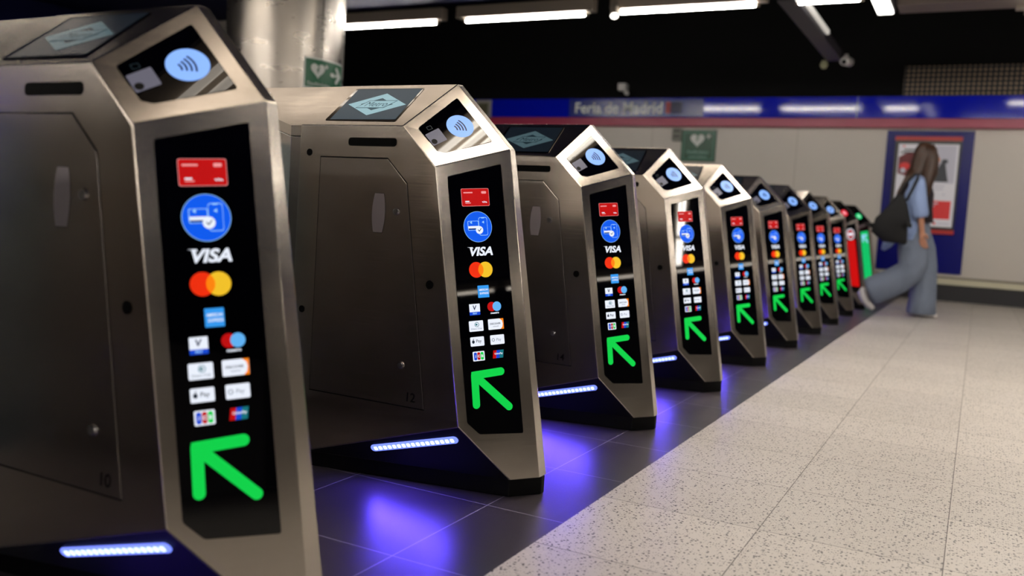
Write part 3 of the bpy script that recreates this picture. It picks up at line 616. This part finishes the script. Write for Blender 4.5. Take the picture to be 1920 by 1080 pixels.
# ------------------------------------------------------------------ things on the far wall
FB = FXZ(YF-.16)
o = tag(empty('station_name_sign', (-3.48, YF-.16, 2.585)), 'station name in white letters on the blue band', 'sign')
def lf(F, org): org = Vector(org); return lambda u, v, h=0.: F(u, v, h)-org
Fl = lf(FB, o.location)
f = MB(); f.prism(Fl, [(-4.58, 2.45), (-2.37, 2.45), (-2.37, 2.72), (-4.58, 2.72)], .001, .012, mat('sign_blue', (22, 40, 130), .2)); f.build('sign_panel', o, bevel=.002)
f = MB(); f.text(Fl, 'Feria de Madrid', (-3.74, 2.585), .013, WSIGN, width=1.46, height=.17, bold=.02); f.build('lettering', o)
f = MB(); f.prism(Fl, [(-2.96, 2.5), (-2.88, 2.5), (-2.88, 2.67), (-2.96, 2.67)], .012, .014, mat('sign_red', (150, 20, 40), .4)); f.prism(Fl, [(-2.88, 2.5), (-2.7, 2.5), (-2.7, 2.67), (-2.88, 2.67)], .012, .014, mat('sign_navy', (14, 18, 70), .4)); f.build('line_symbol', o)
f = MB(); f.box((-6.32, YF-.185, 2.42), (-6.02, YF-.155, 2.72), mat('frame_grey', (150, 146, 140), .4)); f.box((-6.27, YF-.19, 2.47), (-6.07, YF-.184, 2.67), mat('olive_plate', (86, 84, 62), .5))
tag(f.build('square_plate', bevel=.004), 'small square grey framed plate at the left end of the blue band', 'sign')
# wall defibrillator sign and call box
o = tag(empty('defibrillator_sign', (-2.45, YF, 2.03)), 'square green heart sign with two text lines on the white wall', 'sign'); Fl = lf(FXZ(YF), o.location)
f = MB(); f.prism(Fl, [(-2.72, 1.79), (-2.18, 1.79), (-2.18, 2.27), (-2.72, 2.27)], 0, .02, mat('sign_green_dark', (0, 78, 52), .3)); f.build('sign_plate', o, bevel=.003)
f = MB(); ring(f, Fl, rrect(-2.45, 2.03, .48, .42, .02), .02, .02, .022, mat('sign_green_light', (70, 130, 108), .4)); f.build('sign_border', o)
f = MB(); f.prism(Fl, heart(-2.47, 2.12, .115), .02, .024, WSIGN); f.prism(Fl, bolt(-2.47, 2.13, .085), .024, .026, GSIGN); f.build('heart_symbol', o); f = MB()
for a, b in (((-2.33, 2.175), (-2.27, 2.175)), ((-2.30, 2.145), (-2.30, 2.205))): f.prism(Fl, caps(a, b, .02, 3), .02, .024, WSIGN)
f.build('plus_symbol', o)
f = MB(); GT = mat('sign_text', (120, 170, 158), .4); f.text(Fl, 'Desfibrilador', (-2.45, 1.935), .021, GT, width=.34, height=.045, bold=.02); f.text(Fl, 'automático', (-2.45, 1.865), .021, GT, width=.28, height=.04, bold=.02); f.build('sign_text', o)
o = tag(empty('call_box', (-2.79, YF, 2.19)), 'small grey box with dark slots left of the green heart sign on the wall', 'box'); Fl = lf(FXZ(YF), o.location)
f = MB(); f.prism(Fl, rrect(-2.79, 2.19, .15, .19, .012), 0, .06, mat('box_grey', (120, 122, 112), .4)); f.build('box_body', o, bevel=.004)
for z in (2.245, 2.165): f = MB(); f.prism(Fl, rrect(-2.79, z, .10, .032, .006), .06, .063, mat('box_dark', (40, 44, 34), .5)); f.build('slot', o)
# advertising display
o = tag(empty('advertising_display', (.745, YF, 1.33)), 'lit poster in a black frame with red bars on a dark blue wall panel', 'poster display'); Fl = lf(FXZ(YF), o.location)
f = MB(); f.prism(Fl, [(.21, .37), (1.285, .37), (1.285, 2.285), (.21, 2.285)], 0, .03, mat('panel_blue', (8, 14, 118), .25, spec=.2)); f.build('backing_panel', o, bevel=.004)
f = MB(); f.prism(Fl, [(.325, .90), (1.145, .90), (1.145, 2.205), (.325, 2.205)], .03, .075, mat('bezel_black', (10, 9, 10), .3)); f.build('bezel', o, bevel=.004)
RB = mat('bar_red', (190, 22, 26), .35)
for z0, z1 in ((2.148, 2.205), (.90, .955)): f = MB(); f.prism(Fl, [(.32, z0), (1.15, z0), (1.15, z1), (.32, z1)], .072, .082, RB); f.build('red_bar', o, bevel=.002)
f = MB(); PW = mat('poster_white', (205, 203, 208), .4, 0, (170, 168, 175), .32); f.prism(Fl, [(.372, .995), (1.118, .995), (1.118, 2.10), (.372, 2.10)], .074, .078, PW); po = f.build('poster', o)
PR = mat('poster_red', (190, 30, 32), .4, 0, (190, 30, 32), .3); PG = mat('poster_grey', (66, 70, 78), .5); PL = mat('poster_lilac', (176, 174, 186), .4, 0, (160, 160, 172), .25); PM = mat('poster_maroon', (120, 40, 48), .5); PB = mat('poster_dark', (24, 24, 28), .5)
f = MB(); f.prism(Fl, [(.385, 1.70), (.385, 1.92), (.46, 1.97), (.58, 1.99), (.64, 1.9), (.62, 1.72), (.5, 1.66)], .078, .080, PM); f.prism(Fl, circ(.47, 1.80, .07, 20, .05), .08, .0815, PR); f.prism(Fl, circ(.45, 1.74, .035, 16), .08, .082, PL); f.build('red_picture', po)
f = MB(); f.prism(Fl, [(.84, 1.58), (1.09, 1.58), (1.09, 2.08), (.84, 2.08)], .078, .0795, PL)
f.prism(Fl, [(.82, 1.60), (1.02, 1.60), (1.0, 1.68), (.97, 1.84), (1.0, 1.86), (.99, 1.9), (.93, 1.9), (.92, 1.86), (.9, 1.82), (.86, 1.7)], .0795, .081, PG); f.build('building_picture', po)
f = MB(); f.prism(Fl, [(.70, 1.10), (1.08, 1.10), (1.08, 1.345), (.70, 1.345)], .078, .080, PR)
for i, wd in enumerate((.17, .13, .1)): f.prism(Fl, rrect(.84-(.17-wd)/2, 1.31-i*.035, wd, .018, .004, 2), .08, .0815, PL)
f.build('red_box', po)
for i, (x, z, wd) in enumerate(((.44, 2.07, .03), (.52, 2.02, .16), (.5, 1.985, .2), (.83, 1.54, .3), (.86, 1.5, .22), (.98, 1.43, .03), (1.01, 1.04, .15))):
    f = MB(); f.prism(Fl, rrect(x, z, wd, .018, .004, 2), .078, .080, PB if i in (1, 2) else (PR if i == 0 else PL)); f.build('print_line', po)
f = MB(); f.prism(Fl, circ(.90, 1.04, .018, 14), .078, .08, PR); f.build('red_dot', po)

# ------------------------------------------------------------------ walking woman
PX, PY = .95, 9.0
person = tag(empty('person', (PX, PY, 0)), 'woman walking to the right in blue shirt and wide jeans, long brown hair', 'person')
SKIN = mat('skin', (196, 140, 112), .5); SKIN.node_tree.nodes['Principled BSDF'].inputs['Subsurface Weight'].default_value = .05
HAIR = mat('brown_hair', (62, 38, 24), .45)
hn = nd(HAIR, 'ShaderNodeTexNoise'); hm = nd(HAIR, 'ShaderNodeMapping'); ht = nd(HAIR, 'ShaderNodeTexCoord'); hm.inputs['Scale'].default_value = (60, 60, 4); lk(HAIR, ht.outputs['Object'], hm.inputs[0]); lk(HAIR, hm.outputs[0], hn.inputs['Vector'])
hr = nd(HAIR, 'ShaderNodeValToRGB'); hr.color_ramp.elements[0].color = (*lin((22, 12, 8)), 1); hr.color_ramp.elements[1].color = (*lin((82, 50, 29)), 1); hr.color_ramp.elements[0].position = .35; hr.color_ramp.elements[1].position = .7
lk(HAIR, hn.outputs['Fac'], hr.inputs[0]); lk(HAIR, hr.outputs[0], bs(HAIR).inputs['Base Color'])
SHIRT = mat('blue_shirt', (146, 168, 212), .8); JEANS = mat('pale_denim', (116, 126, 144), .85); TOPB = mat('dark_top', (34, 26, 34), .8); SHOE = mat('white_shoe', (206, 202, 200), .5)
for mm, sc, ds in ((SHIRT, 14, .02), (JEANS, 9, .03)):
    tn = nd(mm, 'ShaderNodeTexNoise'); tn.inputs['Scale'].default_value = sc; tn.inputs['Detail'].default_value = 3; bp = nd(mm, 'ShaderNodeBump'); bp.inputs['Strength'].default_value = .6; bp.inputs['Distance'].default_value = ds
    lk(mm, tn.outputs['Fac'], bp.inputs['Height']); lk(mm, bp.outputs[0], bs(mm).inputs['Normal'])
def Q(x, y, z): return (x-PX, y, z)
BV, BE, BR = [], [], []
def jt(p, r, par=None, ry=None):
    BV.append(Q(*p)); BR.append((r, ry or r)); i = len(BV)-1
    if par is not None: BE.append((par, i))
    return i
pel = jt((.87, 0, .93), .13, None, .10); sp1 = jt((.87, 0, 1.10), .115, pel, .085); ch = jt((.865, 0, 1.30), .125, sp1, .095); nb = jt((.88, 0, 1.43), .06, ch); nk = jt((.905, 0, 1.50), .05, nb)
h1 = jt((.935, 0, 1.575), .072, nk); h2 = jt((.94, 0, 1.66), .092, h1); h3 = jt((.93, 0, 1.725), .075, h2); chn = jt((1.0, 0, 1.55), .03, h1)
hands = []
for s, sh, el, wr, pm in ((-1, (.855, -.165, 1.395), (.905, -.225, 1.12), (.945, -.205, .90), (.955, -.20, .835)), (1, (.865, .165, 1.395), (.85, .225, 1.13), (.89, .22, .90), (.90, .215, .835))):
    a = jt(sh, .055, ch); b = jt(el, .042, a); c = jt(wr, .028, b); d = jt(pm, .032, c, .02)
    dv = (Vector(pm)-Vector(wr)).normalized()
    for k, ln in enumerate((.075, .083, .078, .062)):
        off = Vector((.027-.018*k, -.003, 0))
        p1 = Vector(pm)+off+dv*.035; p2 = p1+dv*ln*.5+Vector((.006, .004*s, 0)); p3 = p2+dv*ln*.45+Vector((.010, -.006*s, -.004))
        q = jt(p1, .0088, d); q = jt(p2, .0084, q); jt(p3, .0074, q)
    t1 = Vector(wr)+dv*.03+Vector((.03, 0, 0)); t2 = t1+dv*.03+Vector((.014, 0, 0)); t3 = t2+dv*.026
    q = jt(t1, .011, d); q = jt(t2, .0098, q); jt(t3, .008, q)
for hp, kn, an, bl, toe in (((.87, -.09, .87), (.89, -.09, .48), (.50, -.09, .235), (.47, -.09, .14), (.53, -.09, .07)), ((.88, .09, .87), (.99, .09, .48), (.97, .09, .09), (1.06, .09, .045), (1.12, .09, .035))):
    a = jt(hp, .085, pel); b = jt(kn, .055, a); c = jt(an, .036, b); d = jt(bl, .032, c); jt(toe, .02, d)
me = bpy.data.meshes.new('body'); me.from_pydata(BV, BE, []); me.materials.append(SKIN)
body = bpy.data.objects.new('body', me); COL.objects.link(body); body.parent = person
sk = body.modifiers.new('skin', 'SKIN'); sk.use_smooth_shade = True
for i, (rx, ry) in enumerate(BR): me.skin_vertices[0].data[i].radius = (rx, ry); me.skin_vertices[0].data[i].use_root = (i == 0)
ss = body.modifiers.new('subsurf', 'SUBSURF'); ss.levels = 2; ss.render_levels = 2
f = MB()
for s in (-1, 1): f.loft([(Q(1.012, s*.032, 1.668), .008, .012), (Q(1.02, s*.032, 1.668), .006, .01)], mat('eye_dark', (40, 30, 26), .3), 10, side=(0, 1, 0))
f.build('eyes', person)
f = MB(); f.loft([(Q(1.015, -.02, 1.588), .007, .006), (Q(1.028, 0, 1.588), .009, .008), (Q(1.015, .02, 1.588), .007, .006)], mat('lips', (168, 88, 84), .4), 8, side=(0, 0, 1)); f.build('mouth', person)
f = MB(); f.loft([(Q(1.008, 0, 1.672), .007, .007), (Q(1.026, 0, 1.645), .010, .009), (Q(1.034, 0, 1.622), .013, .014), (Q(1.014, 0, 1.608), .010, .012)], SKIN, 12, side=(0, 1, 0)); f.build('nose', person)
f = MB(); f.loft([(Q(.925, -.090, 1.66), .014, .006), (Q(.925, -.100, 1.64), .016, .007), (Q(.93, -.092, 1.615), .009, .006)], SKIN, 10); f.build('ear', person)
f = MB(); f.loft([(Q(.925, .090, 1.66), .014, .006), (Q(.925, .100, 1.64), .016, .007), (Q(.93, .092, 1.615), .009, .006)], SKIN, 10); f.build('ear', person)
f = MB()
f.loft([(Q(.925, 0, 1.795), .03, .03), (Q(.915, 0, 1.775), .085, .075), (Q(.905, 0, 1.72), .108, .10), (Q(.885, 0, 1.64), .105, .112), (Q(.865, 0, 1.54), .105, .115), (Q(.835, 0, 1.42), .105, .13), (Q(.79, -.01, 1.30), .085, .12), (Q(.74, -.02, 1.20), .035, .07)], HAIR, 22)
f.loft([(Q(.93, -.07, 1.76), .05, .03), (Q(.965, -.085, 1.66), .062, .035), (Q(.965, -.10, 1.54), .07, .04), (Q(.95, -.115, 1.42), .06, .04), (Q(.955, -.12, 1.31), .035, .03), (Q(.965, -.12, 1.25), .01, .01)], HAIR, 12)
f.loft([(Q(.95, .085, 1.74), .05, .03), (Q(.97, .098, 1.64), .05, .03), (Q(.97, .105, 1.5), .055, .035), (Q(.95, .115, 1.35), .02, .02)], HAIR, 12)
f.loft([(Q(.80, -.07, 1.5), .05, .05), (Q(.755, -.10, 1.38), .045, .05), (Q(.70, -.12, 1.28), .03, .035), (Q(.665, -.13, 1.19), .01, .012)], HAIR, 12)
f.build('hair', person)
f = MB(); f.loft([(Q(.91, 0, .98), .125, .15), (Q(.90, 0, 1.12), .115, .14), (Q(.905, 0, 1.28), .11, .15), (Q(.90, 0, 1.38), .08, .13)], TOPB, 24); f.build('dark_top', person)
f = MB()
f.loft([(Q(.835, 0, .80), .145, .20), (Q(.845, 0, .95), .135, .185), (Q(.84, 0, 1.12), .12, .175), (Q(.84, 0, 1.28), .118, .18), (Q(.85, 0, 1.38), .10, .185), (Q(.865, 0, 1.44), .075, .13), (Q(.885, 0, 1.475), .06, .07)], SHIRT, 28)
f.loft([(Q(.855, -.13, 1.40), .075, .075), (Q(.86, -.19, 1.36), .08, .072), (Q(.885, -.225, 1.2), .082, .072), (Q(.915, -.23, 1.06), .082, .07), (Q(.922, -.228, 1.03), .066, .06)], SHIRT, 20)
f.loft([(Q(.865, .13, 1.40), .075, .075), (Q(.855, .19, 1.36), .08, .072), (Q(.855, .225, 1.2), .08, .07), (Q(.855, .23, 1.06), .072, .066)], SHIRT, 20)
f.loft([(Q(.78, -.06, .95), .06, .14), (Q(.70, -.08, .84), .055, .13), (Q(.62, -.09, .74), .05, .10), (Q(.585, -.09, .68), .02, .05)], SHIRT, 18)
f.build('shirt', person)
f = MB()
f.loft([(Q(.87, 0, 1.0), .125, .16), (Q(.865, 0, .92), .15, .175), (Q(.87, 0, .82), .16, .18), (Q(.885, 0, .74), .13, .15)], JEANS, 28)
f.loft([(Q(.865, -.07, .86), .145, .11), (Q(.875, -.10, .70), .15, .115), (Q(.885, -.105, .58), .145, .12), (Q(.865, -.105, .48), .14, .125), (Q(.76, -.105, .385), .145, .125), (Q(.64, -.105, .31), .15, .125), (Q(.53, -.105, .25), .15, .125), (Q(.49, -.105, .232), .135, .115)], JEANS, 24)
f.loft([(Q(.88, .07, .86), .14, .11), (Q(.945, .09, .70), .135, .115), (Q(.985, .095, .52), .125, .12), (Q(.995, .095, .35), .125, .125), (Q(.995, .095, .18), .135, .13), (Q(.995, .095, .05), .145, .135), (Q(.995, .095, .035), .13, .125)], JEANS, 24)
f.build('jeans', person)
f = MB(); f.loft([(Q(.44, -.105, .27), .03, .035), (Q(.43, -.105, .22), .05, .045), (Q(.46, -.105, .15), .05, .048), (Q(.51, -.105, .085), .042, .045), (Q(.55, -.105, .055), .022, .03)], SHOE, 16, side=(0, 1, 0)); f.build('shoe', person)
f = MB(); f.loft([(Q(.875, .095, .045), .035, .035), (Q(.92, .095, .05), .048, .045), (Q(1.0, .095, .047), .046, .047), (Q(1.09, .095, .036), .034, .045), (Q(1.15, .095, .026), .02, .03)], SHOE, 16, side=(0, 1, 0)); f.build('shoe', person)
# tote bag on her shoulder
bag = tag(empty('tote_bag', (PX, PY, 0)), 'black slouchy tote bag hanging behind the arm of the walking woman', 'bag')
BAGM = mat('black_canvas', (14, 14, 16), .8)
f = MB(); N = 9
def br(z): # left edge, right edge at height
    pts = [(1.25, .69, .75), (1.16, .645, .80), (1.05, .575, .835), (.97, .515, .86), (.91, .475, .865), (.86, .58, .855), (.80, .72, .84), (.755, .80, .83)]
    for (z1, a1, b1), (z0, a0, b0) in zip(pts, pts[1:]):
        if z0 <= z <= z1: t = (z-z0)/(z1-z0); return lerp(a0, a1, t), lerp(b0, b1, t)
    return pts[0][1:] if z > 1.25 else pts[-1][1:]
secs = []
for z in (.757, .79, .83, .87, .91, .96, 1.02, 1.09, 1.16, 1.21, 1.248):
    a, b = br(z); th = .02+.065*math.sin(PI*min(1, max(0, (1.27-z)/.53)))**.7; secs.append((Q((a+b)/2, -.36, z), (b-a)/2, th))
f.loft(secs, BAGM, 24, side=(0, 1, 0), power=2.6); f.build('bag_body', bag)
f = MB(); f.tube([Q(.71, -.36, 1.22), Q(.76, -.33, 1.36), Q(.83, -.25, 1.455), Q(.865, -.19, 1.468), Q(.86, -.26, 1.41), Q(.82, -.33, 1.28), Q(.785, -.36, 1.19)], .014, BAGM, 8); f.build('strap', bag)
f = MB(); f.tube([Q(.50, -.36, .92), Q(.455, -.36, .935), Q(.41, -.36, .925)], [.03, .018, .006], BAGM, 8); f.build('strap_end', bag)
